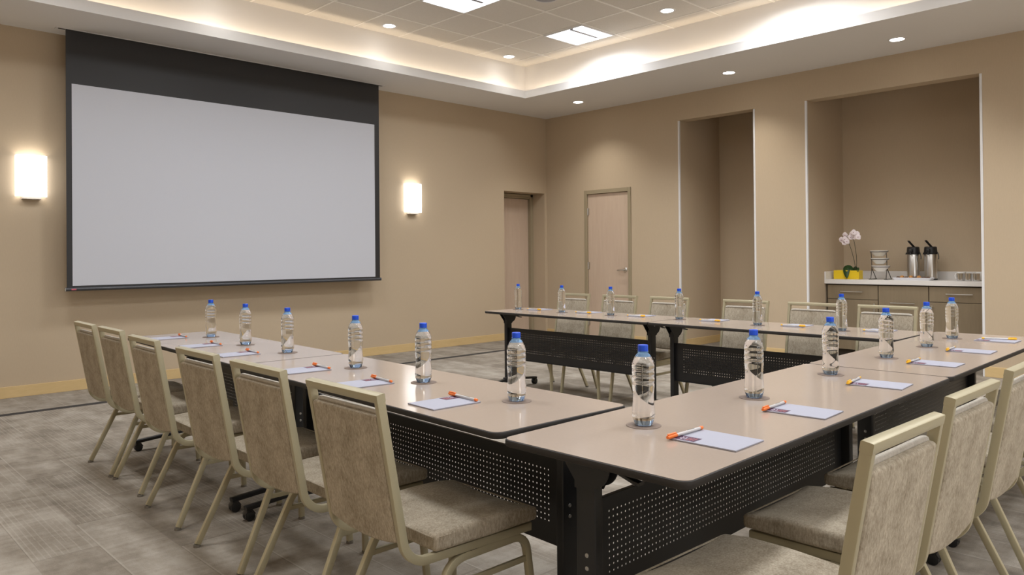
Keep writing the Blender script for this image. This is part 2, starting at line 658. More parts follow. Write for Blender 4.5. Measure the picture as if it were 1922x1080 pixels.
    for (y, sg) in ((5.645, 1), (4.575, -1), (3.905, 1), (2.13, -1)):
        a, e = sorted((y - 0.003 * sg, y + 0.020 * sg))
        q = MB().box(WX - 0.004, WX, a, e, 0.0, 3.03)
        a, e = sorted((y, y - 0.003 * sg))
        q.box(WX, WX + 0.020, a, e, 0.0, 3.03)
        structure(q, 'trim_%d' % n, M['corner'])
        n += 1

    # recessed door in the screen wall
    d1 = MB().box(7.75, 8.512, 8.385, 8.43, 0.008, 2.135).build('door_1', M['door_wood'], None, 0)
    tag(d1, kind='structure')
    f = MB()
    for (xa, xb) in ((7.70, 7.75), (8.515, 8.573)):
        f.box(xa, xb, 8.35, 8.44, 0, 2.205)
        f.box(xa if xa > 8 else xa, xb, 8.33, 8.35, 0, 2.205) if xa > 8 else None
    f.box(7.75, 8.515, 8.35, 8.44, 2.14, 2.205)
    f.box(7.70, 8.573, 8.33, 8.35, 2.165, 2.205)
    f.build('door_frame', M['frame_paint'], d1, 0, 0.003)

    # flush door in the long wall
    d2 = MB().box(WX + 0.012, WX + 0.055, 6.505, 7.250, 0.008, 2.143).build('door_2', M['door_wood'], None, 0)
    tag(d2, kind='structure')
    f = MB()
    for (ya, yb) in ((6.45, 6.502), (7.253, 7.305)):
        f.box(WX - 0.014, WX + 0.10, ya, yb, 0, 2.205)
    f.box(WX - 0.014, WX + 0.10, 6.502, 7.253, 2.147, 2.205)
    f.build('door_frame', M['frame_paint'], d2, 0, 0.003)
    for z in (0.26, 1.09, 1.89):
        q = MB()
        q.lathe([(0.007, -0.05), (0.007, 0.05)], 10, (WX + 0.004, 7.253, z))
        q.box(WX + 0.006, WX + 0.013, 7.225, 7.253, z - 0.05, z + 0.05)
        q.build('hinge', M['steel'], d2)
    q = MB().at(Matrix.Translation((WX + 0.012, 6.568, 1.03)) @ Matrix.Rotation(-pi / 2, 4, 'Y'))
    q.lathe([(0.032, 0), (0.032, 0.006), (0.027, 0.011), (0.011, 0.012), (0.010, 0.045), (0.0, 0.047)], 24)
    q.at(None)
    q.tube([(WX - 0.030, 6.568, 1.03), (WX - 0.034, 6.60, 1.031), (WX - 0.034, 6.66, 1.027), (WX - 0.028, 6.685, 1.024)], [0.010, 0.010, 0.009, 0.007], 10)
    q.build('door_handle', M['steel'], d2)


room()


# ------------------------------------------------------------------ lamps
def panel_light(x0, y0, label, group):
    r = empty('ceiling_light_panel', (x0 + 0.305, y0 + 0.305, ZC - 0.012), label=label, cat='ceiling light', group=group)
    h = 0.296
    f = MB()
    for (a, b, c, d) in ((-h, h, -h, -h + 0.018), (-h, h, h - 0.018, h), (-h, -h + 0.018, -h + 0.018, h - 0.018), (h - 0.018, h, -h + 0.018, h - 0.018)):
        f.box(a, b, c, d, -0.004, 0.0115)
    f.build('frame', M['corner'], r, 0)
    MB().box(-h + 0.018, h - 0.018, -h + 0.018, h - 0.018, 0.0, 0.010).build('diffuser', M['panel_light'], r, 0)
    l = bpy.data.lights.new('panel_beam', 'AREA')
    l.shape = 'SQUARE'
    l.size = 0.55
    l.energy = PANEL_W
    l.spread = radians(159)
    l.color = (0.93, 0.96, 1.0)
    o = bpy.data.objects.new('panel_beam', l)
    COL.objects.link(o)
    o.parent = r
    o.location = (0, 0, -0.0006)
    # the lamp strip seen through the open lens
    MB().box(-0.278, 0.19, -0.142, -0.100, -0.016, -0.001).build('lamp_bar', M['panel_frame'], r, 0, 0.002)
    return r


def downlight(x, y, z, label, group, watts, cone=118, name='recessed_downlight'):
    r = empty(name, (x, y, z), label=label, cat='downlight', group=group)
    MB().lathe([(0.066, 0.0), (0.068, -0.006), (0.088, -0.004), (0.090, 0.0)], 32).build('trim_ring', M['corner'], r)
    MB().lathe([(0.0, -0.0030), (0.066, -0.0030), (0.066, -0.001), (0.0, -0.001)], 32).build('lens', M['down_glow'], r)
    l = bpy.data.lights.new('downlight_beam', 'SPOT')
    l.energy = watts
    l.color = (1.0, 0.965, 0.91)
    l.spot_size = radians(cone)
    l.spot_blend = 1.0
    l.shadow_soft_size = 0.06
    o = bpy.data.objects.new('downlight_beam', l)
    COL.objects.link(o)
    o.parent = r
    o.location = (0, 0, -0.012)
    return r


def lamps():
    spots = {(6.495, 5.515): 'bright square ceiling panel nearest the room corner, dark bar across its lens',
             (4.665, 5.515): 'bright square ceiling panel cut by the top edge of the photo'}
    for x in (6.495, 4.665, 2.835, 1.005):
        for y in (5.515, 3.075, 0.635, -1.805):  # rearmost row is added, unseen, to light the near chair backs
            panel_light(x, y, spots.get((x, y), 'square ceiling panel outside the picture, over the tables'), 'square ceiling light panels')
    dl = [(4.947, 7.045, 'small round downlight in the tiles, just above the projection screen\'s upper right corner'),
          (6.86, 7.08, 'small round downlight in the tiles, right at the corner of the ceiling coffer'),
          (6.82, 4.60, 'small round downlight in the tiles, right of the square ceiling panel')]
    for (x, y, lb) in dl:
        downlight(x, y, ZC, lb, 'downlights in the tiled ceiling', DOWN_W * 0.11, 130)
    for (x, y) in ((3.03, 7.045), (1.12, 7.045), (6.82, 2.6), (6.82, 0.6)):
        downlight(x, y, ZC, 'round downlight in the tiles outside the picture', 'downlights in the tiled ceiling', DOWN_W * 0.11, 130)
    dl = [(7.985, 6.866, 'small round downlight in the lowered border, nearest the room corner above the hinged door'),
          (8.02, 4.56, 'small round downlight in the lowered border, above the tall empty opening'),
          (8.026, 2.70, 'small round downlight in the lowered border, above the coffee niche')]
    for (x, y, lb) in dl:
        downlight(x, y, ZS, lb, 'downlights in the lowered border', DOWN_W)
    for (x, y) in ((8.02, 0.6), (8.02, -1.4), (-0.85, 6.8), (-0.85, 4.5), (-0.85, 2.4), (-0.85, 0.3), (-0.85, -1.8), (1.2, -2.7), (3.2, -2.7), (5.2, -2.7)):  # those beside the two walls behind the camera are added for bounce light
        downlight(x, y, ZS, 'round downlight in the lowered border outside the picture', 'downlights in the lowered border', DOWN_W)

    # warm tape lights hidden in the cove behind the lip
    def cove(x, y, lx, ly, rot):
        l = bpy.data.lights.new('cove_tape_light', 'AREA')
        l.shape = 'RECTANGLE'
        l.size, l.size_y = lx, ly
        l.energy = COVE_W * max(lx, ly)
        l.color = (1.0, 0.80, 0.58)
        o = bpy.data.objects.new('cove_tape_light', l)
        COL.objects.link(o)
        o.location = (x, y, ZS + 0.035)
        o.rotation_euler = rot
        return o
    a = radians(155)
    g_ = 0.036
    cove((CX0 + CX1) / 2, CY1 + g_, CX1 - CX0, 0.02, (a, 0, 0))
    cove((CX0 + CX1) / 2, CY0 - g_, CX1 - CX0, 0.02, (-a, 0, 0))
    cove(CX1 + g_, (CY0 + CY1) / 2, 0.02, CY1 - CY0, (0, -a, 0))
    cove(CX0 - g_, (CY0 + CY1) / 2, 0.02, CY1 - CY0, (0, a, 0))

    # speaker grille in the tiles
    s = empty('ceiling_speaker', (5.585, 5.215, ZC - 0.0005), label='round white speaker grille in the ceiling tiles at the top edge of the photo', cat='speaker')
    MB().lathe([(0.112, 0.0), (0.116, -0.008), (0.126, -0.006), (0.130, 0.0)], 40).build('rim', M['corner'], s)
    MB().lathe([(0.0, -0.006), (0.09, -0.005), (0.112, -0.002), (0.112, 0.0)], 40).build('grille', M['panel_frame'], s)


lamps()


def sconce(x, label):
    r = empty('wall_sconce', (x, WY, 2.02), label=label, cat='wall lamp', group='wall sconces beside the screen')
    w, h, d = 0.122, 0.188, 0.10
    # half-shade: front bows slightly out, open at top and bottom
    poly = [(-w, -0.002), (-w, -0.055)] + [(-w * cos(a), -0.055 - (d - 0.055) * sin(a)) for a in [pi * i / 12 for i in range(1, 12)]] + [(w, -0.055), (w, -0.002)]
    inner = [(p[0] * 0.965, min(p[1] + 0.004, -0.002)) for p in poly]
    m = MB()
    ring = poly + inner[::-1]
    n = len(poly)
    vs, fs = [], []
    for z in (-h, h):
        vs += [(p[0], p[1], z) for p in poly] + [(p[0], p[1], z) for p in inner]
    o2 = 2 * n
    for i in range(n - 1):
        fs.append((i, i + 1, o2 + i + 1, o2 + i))
        fs.append((n + i, o2 + n + i, o2 + n + i + 1, n + i + 1))
        fs.append((i, n + i, n + i + 1, i + 1))
        fs.append((o2 + i, o2 + i + 1, o2 + n + i + 1, o2 + n + i))
    m.add(vs, fs)
    m.build('shade', M['sconce'], r)
    b = MB().box(-0.075, 0.075, -0.060, 0.0, -h - 0.026, -h - 0.002)
    b.build('bracket', M['sconce_metal'], r, 0, 0.003)
    MB().box(-0.05, 0.05, -0.016, -0.001, -h - 0.002, h - 0.05).build('back_plate', M['sconce_metal'], r, 0)
    for (dz, e) in ((0.10, 2.2), (-0.10, 1.2)):
        l = bpy.data.lights.new('sconce_bulb', 'POINT')
        l.energy = e
        l.color = (1.0, 0.90, 0.76)
        l.shadow_soft_size = 0.045
        o = bpy.data.objects.new('sconce_bulb', l)
        COL.objects.link(o)
        o.parent = r
        o.location = (0, -0.055, dz)


sconce(1.665, 'glowing white wall sconce left of the projection screen')
sconce(6.005, 'glowing white wall sconce right of the projection screen')


def projection_screen():
    y = 7.85
    r = empty('projection_screen', (3.62, y, 0.955), label='large white drop-down projection screen with black border hanging from the ceiling slot', cat='projection screen')
    xa, xb = 1.902 - 3.62, 5.345 - 3.62
    wa, wb = 1.950 - 3.62, 5.277 - 3.62
    z0, z1, zt = 1.004 - 0.955, 2.883 - 0.955, ZS - 0.955
    f = MB()
    f.box(xa, xb, 0, 0.002, z1, zt)
    f.box(xa, wa, 0, 0.002, 0.028, z1)
    f.box(wb, xb, 0, 0.002, 0.028, z1)
    f.box(wa, wb, 0, 0.002, 0.028, z0)
    f.build('black_border', M['screen_black'], r, 0)
    MB().box(wa, wb, -0.0004, 0.0016, z0, z1).build('viewing_surface', M['screen_white'], r, 0)
    bar = MB().sweep([(xa - 0.012, 0, 0.017), (xb + 0.012, 0, 0.017)], [(0.017 * cos(a), 0.016 * sin(a)) for a in [2 * pi * i / 16 for i in range(16)]], (0, 1, 0)).build('weight_bar', M['bar'], r)
    MB().box(xa + 0.035, xa + 0.075, -0.0175, -0.0155, 0.010, 0.022).build('label_tag', M['red'], bar, 0)
    e = MB()
    for x in (xa - 0.016, xb + 0.010):
        e.box(x, x + 0.006, -0.016, 0.016, 0.0, 0.034)
    e.build('end_cap', M['screw'], bar, 0, 0.002)
    # housing lip let into the border
    s = empty('screen_housing', (3.62, y, ZS), label='slim ceiling slot housing that the projection screen drops out of', cat='screen housing')
    f = MB()
    a, b = 1.82 - 3.62, 5.42 - 3.62
    f.box(a, b, -0.035, -0.022, -0.006, -0.0005)
    f.box(a, b, 0.022, 0.035, -0.006, -0.0005)
    f.box(a, a + 0.02, -0.022, 0.022, -0.006, -0.0005)
    f.box(b - 0.02, b, -0.022, 0.022, -0.006, -0.0005)
    f.build('flange', M['corner'], s, 0)
    f = MB().box(a + 0.02, xa - 0.002, -0.022, 0.022, -0.003, -0.0005).box(xb + 0.002, b - 0.02, -0.022, 0.022, -0.003, -0.0005)
    f.build('slot', M['cab_dark'], s, 0)


projection_screen()


# ------------------------------------------------------------------ tables
def perforated(L, z0, z1, name):
    """sheet in the XZ plane with a real grid of round holes"""
    m = MB()
    p, r = 0.019, 0.0031
    nx = int((L - 0.11) / p)
    nz = 10
    gx0 = -nx * p / 2
    gz1 = z1 - 0.034
    gz0 = gz1 - nz * p
    oct_ = [(r * cos(radians(22.5 + 45 * i)), r * sin(radians(22.5 + 45 * i))) for i in range(8)]
    idx = {}

    def corner(i, k):
        if (i, k) not in idx:
            idx[(i, k)] = len(vs)
            vs.append((gx0 + i * p, 0, gz0 + k * p))
        return idx[(i, k)]
    vs, fs = [], []
    for i in range(nx):
        for k in range(nz):
            a, b, c, d = corner(i, k), corner(i + 1, k), corner(i + 1, k + 1), corner(i, k + 1)
            o = len(vs)
            cx, cz = gx0 + (i + .5) * p, gz0 + (k + .5) * p
            vs += [(cx + q[0], 0, cz + q[1]) for q in oct_]
            # octagon vertex order: 0,1 upper right; 2,3 upper left; 4,5 lower left; 6,7 lower right
            fs += [(a, b, o + 6, o + 5), (b, c, o + 0, o + 7), (c, d, o + 2, o + 1), (d, a, o + 4, o + 3),
                   (a, o + 5, o + 4), (b, o + 7, o + 6), (c, o + 1, o + 0), (d, o + 3, o + 2)]
    m.add(vs, fs)
    h = L / 2
    gx1, = (gx0 + nx * p,)
    for (xa, xb, za, zb) in ((-h, gx0, z0, z1), (gx1, h, z0, z1), (gx0, gx1, z0, gz0), (gx0, gx1, gz1, z1)):
        m.add([(xa, 0, za), (xb, 0, za), (xb, 0, zb), (xa, 0, zb)], [(0, 1, 2, 3)])
    # folded edges
    for z in (z0, z1):
        m.add([(-h, 0, z), (h, 0, z), (h, 0.014, z), (-h, 0.014, z)], [(0, 1, 2, 3)])
    return m.mesh(name, M['black_metal'], 0)


def rrect(x0, x1, y0, y1, r, k=6):
    pts = []
    for (cx, cy, a0) in ((x1 - r, y1 - r, 0), (x0 + r, y1 - r, 90), (x0 + r, y0 + r, 180), (x1 - r, y0 + r, 270)):
        for i in range(k + 1):
            a = radians(a0 + 90 * i / k)
            pts.append((cx + r * cos(a), cy + r * sin(a)))
    return pts


def table(cx, cy, rz, L, label, Wd=0.605, off=0.085, ins=0.100):
    """flip-top table; local x runs along it, local +y is the side away from the sitters"""
    Z = 0.735
    T = empty('training_table', (cx, cy, 0), rz, label=label, cat='table', group='flip-top tables set in a U')
    h, w = L / 2, Wd / 2
    # top: laminate plate inside a rounded black edge
    m = MB()
    outer = rrect(-h, h, -w, w, 0.034, 8)
    m.prism(rrect(-h + .003, h - .003, -w + .003, w - .003, 0.031, 8), Z - 0.004, Z, 2)
    m.build('tabletop', M['laminate'], T, 35)
    e = MB()
    path = [(p[0], p[1], Z - 0.0109) for p in outer]
    e.sweep(path, [(-0.004, -0.0105), (0.0, -0.0085), (0.0015, -0.003), (0.0015, 0.004), (0.0, 0.0085), (-0.0035, 0.0105), (-0.012, 0.0105), (-0.012, -0.0105)], (0, 0, 1), True)
    e.prism([(p[0] * (1 - .02 / L), p[1] * (1 - .02 / Wd)) for p in outer], Z - 0.021, Z - 0.0045, 2)
    e.build('edge_band', M['edge'], T, 40)
    for sx in (-1, 1):
        x = sx * (h - ins)
        col = MB().rbox(x - 0.017, x + 0.017, off - 0.034, off + 0.034, 0.085, Z - 0.075, 0.006, 1, 2).build('leg', M['black_metal'], T)
        bo = MB()
        for z in (0.40, 0.435):
            bo.at(Matrix.Translation((x + sx * 0.017, off - 0.004, z)) @ Matrix.Rotation(sx * pi / 2, 4, 'Y')).lathe([(0.0065, 0), (0.006, 0.002), (0.0, 0.003)], 12)
        bo.build('bolt', M['screw'], col)
        # hinge bracket: plates either side of the post
        br = MB()
        zt = Z - 0.0215
        poly = [(off + 0.098, zt), (off + 0.034, zt - 0.080), (off + 0.034, zt - 0.10), (off - 0.034, zt - 0.10)] + \
               [(off - 0.030 + 0.055 * cos(a), zt - 0.028 + 0.062 * sin(a)) for a in [radians(-100 - 14 * i) for i in range(7)]] + [(off - 0.082, zt)]
        for (a, b) in ((-0.022, -0.017), (0.017, 0.022)):
            br.prism(poly, x + a, x + b, 0)
        br.box(x - 0.022, x + 0.022, off - 0.078, off + 0.094, zt - 0.006, zt)
        bb = br.build('hinge_bracket', M['black_metal'], T)
        sc = MB().at(Matrix.Translation((x + sx * 0.022, off - 0.008, zt - 0.024)) @ Matrix.Rotation(sx * pi / 2, 4, 'Y')).lathe([(0.0075, 0), (0.006, 0.002), (0.0, 0.0025)], 12)
        sc.build('screw', M['screw'], bb)
        lv = MB()
        lv.sweep([(x, off - 0.045, zt - 0.018), (x, off - 0.155, zt - 0.052), (x, off - 0.172, zt - 0.054)], rect(0.005, 0.012, 0.003), (1, 0, 0))
        lv.build('release_lever', M['black_plastic'], T)
        # T foot with two sloping arms on casters
        ft = MB()
        ft.rbox(x - 0.024, x + 0.024, off - 0.05, off + 0.05, 0.062, 0.105, 0.006, 1, 2)
        for sy in (-1, 1):
            y1 = (w - 0.02) if sy > 0 else -(w - 0.02)
            ya = off + sy * 0.03
            ft.sweep([(x, ya, 0.088), (x, y1, 0.060)], rect(0.010, 0.019, 0.005), (1, 0, 0))
        foot = ft.build('foot', M['black_metal'], T)
        for sy in (-1, 1):
            y1 = sy * (w - 0.038)
            cs = MB()
            for dx in (-0.012, 0.012):
                cs.at(Matrix.Translation((x + dx, y1, 0.024)) @ Matrix.Rotation(pi / 2, 4, 'Y'))
                cs.lathe([(0.0, -0.009), (0.018, -0.009), (0.024, -0.006), (0.024, 0.006), (0.018, 0.009), (0.0, 0.009)], 18)
            cs.at(None)
            cs.lathe([(0.007, 0.030), (0.007, 0.056)], 10, (x, y1, 0))
            cs.sweep([(x, y1 - 0.024, 0.032), (x, y1 - 0.012, 0.049), (x, y1 + 0.012, 0.049), (x, y1 + 0.024, 0.032)], rect(0.003, 0.020, 0.002), (1, 0, 0))
            cs.build('caster', M['black_plastic'], foot)
    pl = L - 2 * ins - 0.036
    key = 'modesty_panel_%d' % round(pl * 1000)
    me = PANELS.get(key) or perforated(pl, 0.283, 0.571, 'modesty_panel')
    PANELS[key] = me
    po = place('modesty_panel', me, T)
    po.location = (0, off + 0.004, 0)
    so = po.modifiers.new('sheet', 'SOLIDIFY')
    so.thickness = 0.0014
    return T


PANELS = {}


def tables():
    # connecting row near the camera (runs along +X, inner side +Y)
    a = radians(0.5)
    L1, L2 = 1.972, 1.915
    x, y = 1.463, 0.947
    ux, uy = cos(a), sin(a)

    def mid(s, d, w):
        return (x + ux * s - uy * w, y + uy * s + ux * w)
    c = mid(L1 / 2, 0, 0.3025)
    table(c[0], c[1], a, L1, 'sand-topped black table at bottom centre, its rounded corner pointing at the viewer', ins=0.125)
    c = mid(L1 + 0.006 + L2 / 2, 0, 0.3025)
    table(c[0], c[1], a, L2, 'sand-topped black table ending at the photo\'s right edge, farther half of the nearest row', ins=0.125)
    # left row: runs away from the camera, inner side +X, so local x points back to the camera
    d = radians(87.65)
    ux, uy = cos(d), sin(d)
    x, y = 2.085, 1.578           # inner near corner
    L = 1.925

    def midl(s, w):
        return (x + ux * s - uy * w, y + uy * s + ux * w)
    c = midl(L / 2, 0.30)
    table(c[0], c[1], d - pi, L, 'sand-topped black table in the left row, butting the nearest row', 0.597, off=0.060, ins=0.066)
    c = midl(L + 0.006 + 1.80 / 2, 0.30)
    table(c[0], c[1], d - pi, 1.80, 'sand-topped black table in the left row, end nearest the projection screen', 0.597)
    # far row: along Y, inner side -X
    d = radians(89.85)
    x, y = 4.695, 1.600
    L = 1.785
    ux, uy = cos(d), sin(d)

    def midb(s, w):
        return (x + ux * s + uy * w, y + uy * s - ux * w)
    c = midb(L / 2, 0.3025)
    table(c[0], c[1], d, L, 'sand-topped black table in the far row, half nearer the right-hand corner of the U')
    c = midb(L + 0.006 + 1.835 / 2, 0.3025)
    table(c[0], c[1], d, 1.835, 'sand-topped black table in the far row, end nearest the recessed door')


tables()


# ------------------------------------------------------------------ chairs
def chair_proto():
    """origin on the floor below the rear top edge of the back, local +x is the way it faces"""
    R = empty('banquet_chair')
    tilt = math.atan2(0.077, 0.433)
    dn = Vector((sin(tilt), 0, -cos(tilt)))       # down along the back
    fw = Vector((cos(tilt), 0, sin(tilt)))        # out of the back, forward
    top = Vector((0.0, 0, 0.873))

    def bp(s, t, y):
        p = top + dn * s + fw * t
        return Vector((p.x, y, p.z))
    hw = 0.197
    # frame: two side tubes bent under the seat and a mitred top rail
    m = MB()
    bend = []
    p1 = bp(0.430, 0.0130, 0)
    ctr_r = 0.085
    c = p1 + fw * ctr_r
    a0 = math.atan2(-fw.z, -fw.x)
    for i in range(9):
        a = a0 + (radians(-88.5) - a0 + (0 if a0 < 0 else 0)) * i / 8 if a0 < 0 else a0 + (radians(271.5) - a0) * i / 8
        bend.append((c.x + ctr_r * cos(a), c.z + ctr_r * sin(a)))
    zl = bend[-1][1]
    for sy in (-1, 1):
        y = sy * (hw - 0.0095)
        path = [bp(0.020, 0.0130, y)] + [Vector((q[0], y, q[1])) for q in bend] + [Vector((0.585, y, zl - 0.008))]
        m.sweep(path, rect(0.0132, 0.0095, 0.003), (0, 1, 0))
    hh = 0.015
    rail = [bp(0.012, 0.0130, -hw - 0.0003), bp(0.012, 0.0130, hw + 0.0003)]
    upv = fw
    m.sweep(rail, [(u, w) for (u, w) in rect(0.012, 0.0134, 0.003)], tuple(upv))
    # cross members under the seat
    for xx in (0.25, 0.56):
        m.box(xx - 0.012, xx + 0.012, -hw + 0.015, hw - 0.015, zl - 0.009, zl + 0.008)
    m.build('frame', M['gold'], R, 40)
    zr = zl + 0.0132                # top of the seat rails
    # back cushion
    b = MB()

    def deform(p):
        # p.x thickness, p.y width, p.z distance from the top (negative down)
        s, t, y = -p.z, p.x, p.y
        e = 1 - (y / (hw - 0.0195)) ** 2
        if s > 0.30:
            s += 0.022 * max(0, e) * min(1, (s - 0.30) / 0.12)
        t += -0.004 * max(0, e) * sin(min(1, max(0, (s - 0.06) / 0.37)) * pi)
        return bp(s, t, y)
    b.rbox(-0.002, 0.027, -hw + 0.0195, hw - 0.0195, -0.432, -0.062, 0.010, 8, 3, deform)
    back = b.build('backrest', M['fabric'], R, 60)
    pz = MB()
    pz.tube([bp(0.058 + (0.004 if abs(k) == 8 else 0), 0.023, (hw - 0.030) * k / 8) for k in range(-8, 9)], 0.0085, 8)
    pz.build('piping', M['piping'], back, 60)
    # seat cushion, saddle shaped
    z0, z1 = zr + 0.0005, 0.449

    def sd(p):
        k = (p.z - z0) / (z1 - z0)
        nx = (p.x - 0.395) / 0.205
        ny = p.y / 0.213
        dz = 0
        if k > 0.5:
            dz = -0.017 * (1 - ny * ny) * (0.35 + 0.65 * max(0, nx)) + 0.006 * (1 - nx * nx)
            if nx > 0.55:
                dz -= 0.010 * (nx - 0.55) / 0.45
        wy = 1 - 0.05 * max(0, -nx)
        return Vector((p.x, p.y * wy, p.z + dz * (2 * k - 1 if k > .5 else 0)))
    q = MB().rbox(0.190, 0.600, -0.213, 0.213, z0, z1, 0.014, 10, 3, sd)
    seat = q.build('seat', M['fabric'], R, 60)
    zz = z1 - 0.010
    sp = MB()
    rim = rrect(0.1915, 0.5985, -0.2115, 0.2115, 0.02, 4)
    sp.tube([sd(Vector((x, y, zz))) for (x, y) in rim], 0.0028, 5, True)
    sp.build('piping', M['fabric'], seat, 60)
    # legs: each side is a bent arch split at its crown into a front and a rear leg
    la = zl - 0.0132 - 0.0122 - 0.003
    for sy in (-1, 1):
        yt, yf = sy * (hw - 0.010), sy * 0.216

        def yy(z):
            return yt + (yf - yt) * (la - z) / la
        # rear leg
        foot = Vector((0.095, 0, 0.012))
        crown = Vector((0.235, 0, la - 0.045))
        dirv = (crown - foot).normalized()
        pts = [foot, foot + (crown - foot) * 0.5, crown - dirv * 0.01]
        ctrl = [crown, crown + dirv * 0.045, Vector((0.31, 0, la))]
        for i in range(1, 7):
            tt = i / 6
            pts.append(ctrl[0] * (1 - tt) ** 2 + ctrl[1] * 2 * tt * (1 - tt) + ctrl[2] * tt ** 2)
        pts.append(Vector((0.40, 0, la)))
        l = MB().sweep([(p.x, yy(p.z), p.z) for p in pts], rect(0.0122, 0.0098, 0.0025), (0, 1, 0))
        lg = l.build('leg', M['gold'], R, 40)
        MB().lathe([(0.0155, 0.0), (0.0155, 0.005), (0.014, 0.011), (0.0, 0.011)], 12, (0.093, yy(0.01), 0)).build('glide', M['glide'], lg)
        # front leg
        foot = Vector((0.588, 0, 0.012))
        crown = Vector((0.568, 0, la - 0.055))
        dirv = (crown - foot).normalized()
        pts = [foot, foot + (crown - foot) * 0.5, crown - dirv * 0.01]
        ctrl = [crown, crown + dirv * 0.055, Vector((0.505, 0, la))]
        for i in range(1, 7):
            tt = i / 6
            pts.append(ctrl[0] * (1 - tt) ** 2 + ctrl[1] * 2 * tt * (1 - tt) + ctrl[2] * tt ** 2)
        pts.append(Vector((0.40, 0, la)))
        l = MB().sweep([(p.x, yy(p.z), p.z) for p in pts], rect(0.0122, 0.0098, 0.0025), (0, 1, 0))
        lg = l.build('leg', M['gold'], R, 40)
        MB().lathe([(0.0155, 0.0), (0.0155, 0.005), (0.014, 0.011), (0.0, 0.011)], 12, (0.588, yy(0.01), 0)).build('glide', M['glide'], lg)
        # side stretcher and the spacers that carry the seat rail
        zs = 0.278
        xr = 0.095 + (0.235 - 0.095) * (zs / (la - 0.045)) + 0.010
        MB().box(xr, 0.567, yy(zs) - 0.006, yy(zs) + 0.006, zs - 0.009, zs + 0.009).build('stretcher', M['gold'], R, 0, 0.002)
        for xx in (0.345, 0.47):
            MB().box(xx - 0.016, xx + 0.016, sy * (hw - 0.012) - 0.011, sy * (hw - 0.012) + 0.011, la + 0.0115, zl - 0.0125).build('spacer', M['black_plastic'], R, 0)
    return R


CH = chair_proto()
FIRST = [True]


def place_chair(x, y, rz, label, group):
    o = CH if FIRST[0] else copy_tree(CH)
    FIRST[0] = False
    o.location = (x, y, 0)
    o.rotation_euler = (0, 0, rz)
    return tag(o, label, 'chair', group)


def chairs():
    g = 'chairs along the left table row'
    lr = [(1.160, 1.918, 'taupe chair with champagne frame in the left row, nearest the viewer, whole seat in view'),
          (1.185, 2.520, 'taupe chair with champagne metal frame, second from the viewer in the left row'),
          (1.200, 3.090, 'taupe chair with champagne metal frame, third from the viewer in the left row'),
          (1.226, 3.790, 'taupe chair with champagne metal frame, fourth from the viewer in the left row'),
          (1.270, 4.435, 'taupe chair with champagne metal frame, next to last towards the screen in the left row'),
          (1.275, 4.935, 'taupe chair with champagne metal frame in the left row, farthest, nearest the screen wall')]
    for i, (x, y, lb) in enumerate(lr):
        place_chair(x, y, radians((-0.8, -0.5, -0.5, -1.5, -0.8, -1.2)[i]), lb, g)
    g = 'chairs along the nearest table row'
    nr = [(1.735, 0.562, 'taupe chair seen from behind at the bottom right, seat cut by the photo\'s bottom edge'),
          (2.350, 0.590, 'taupe chair seen from behind, second from the left along the nearest table row'),
          (2.965, 0.600, 'taupe chair seen from behind, cut off by the photo\'s right edge')]
    for i, (x, y, lb) in enumerate(nr):
        place_chair(x, y, pi / 2 + radians((-2.0, -1.2, 0.0)[i]), lb, g)
    for i, x in enumerate((3.62, 4.28, 4.92)):
        place_chair(x, 0.60, pi / 2, 'taupe chair along the nearest table row outside the picture', g)
    g = 'chairs along the far table row'
    fr = [(4.850, 'taupe chair in the far row, leftmost, nearest the recessed door'),
          (4.293, 'taupe chair in the far row standing in front of the hinged door'),
          (3.752, 'taupe chair in the far row, third from the left, seen between two table legs'),
          (3.030, 'taupe chair in the far row in front of the tall empty opening'),
          (2.475, 'taupe chair in the far row, fifth from the left, just left of the rightmost'),
          (1.955, 'taupe chair in the far row, rightmost, in front of the coffee niche cabinets')]
    for i, (y, lb) in enumerate(fr):
        place_chair(5.57, y, pi + radians((0.4, -0.5, 0.3, 0, 0.5, -0.3)[i]), lb, g)


chairs()


# ------------------------------------------------------------------ bottles, coasters, pads, pens
TZ = 0.735


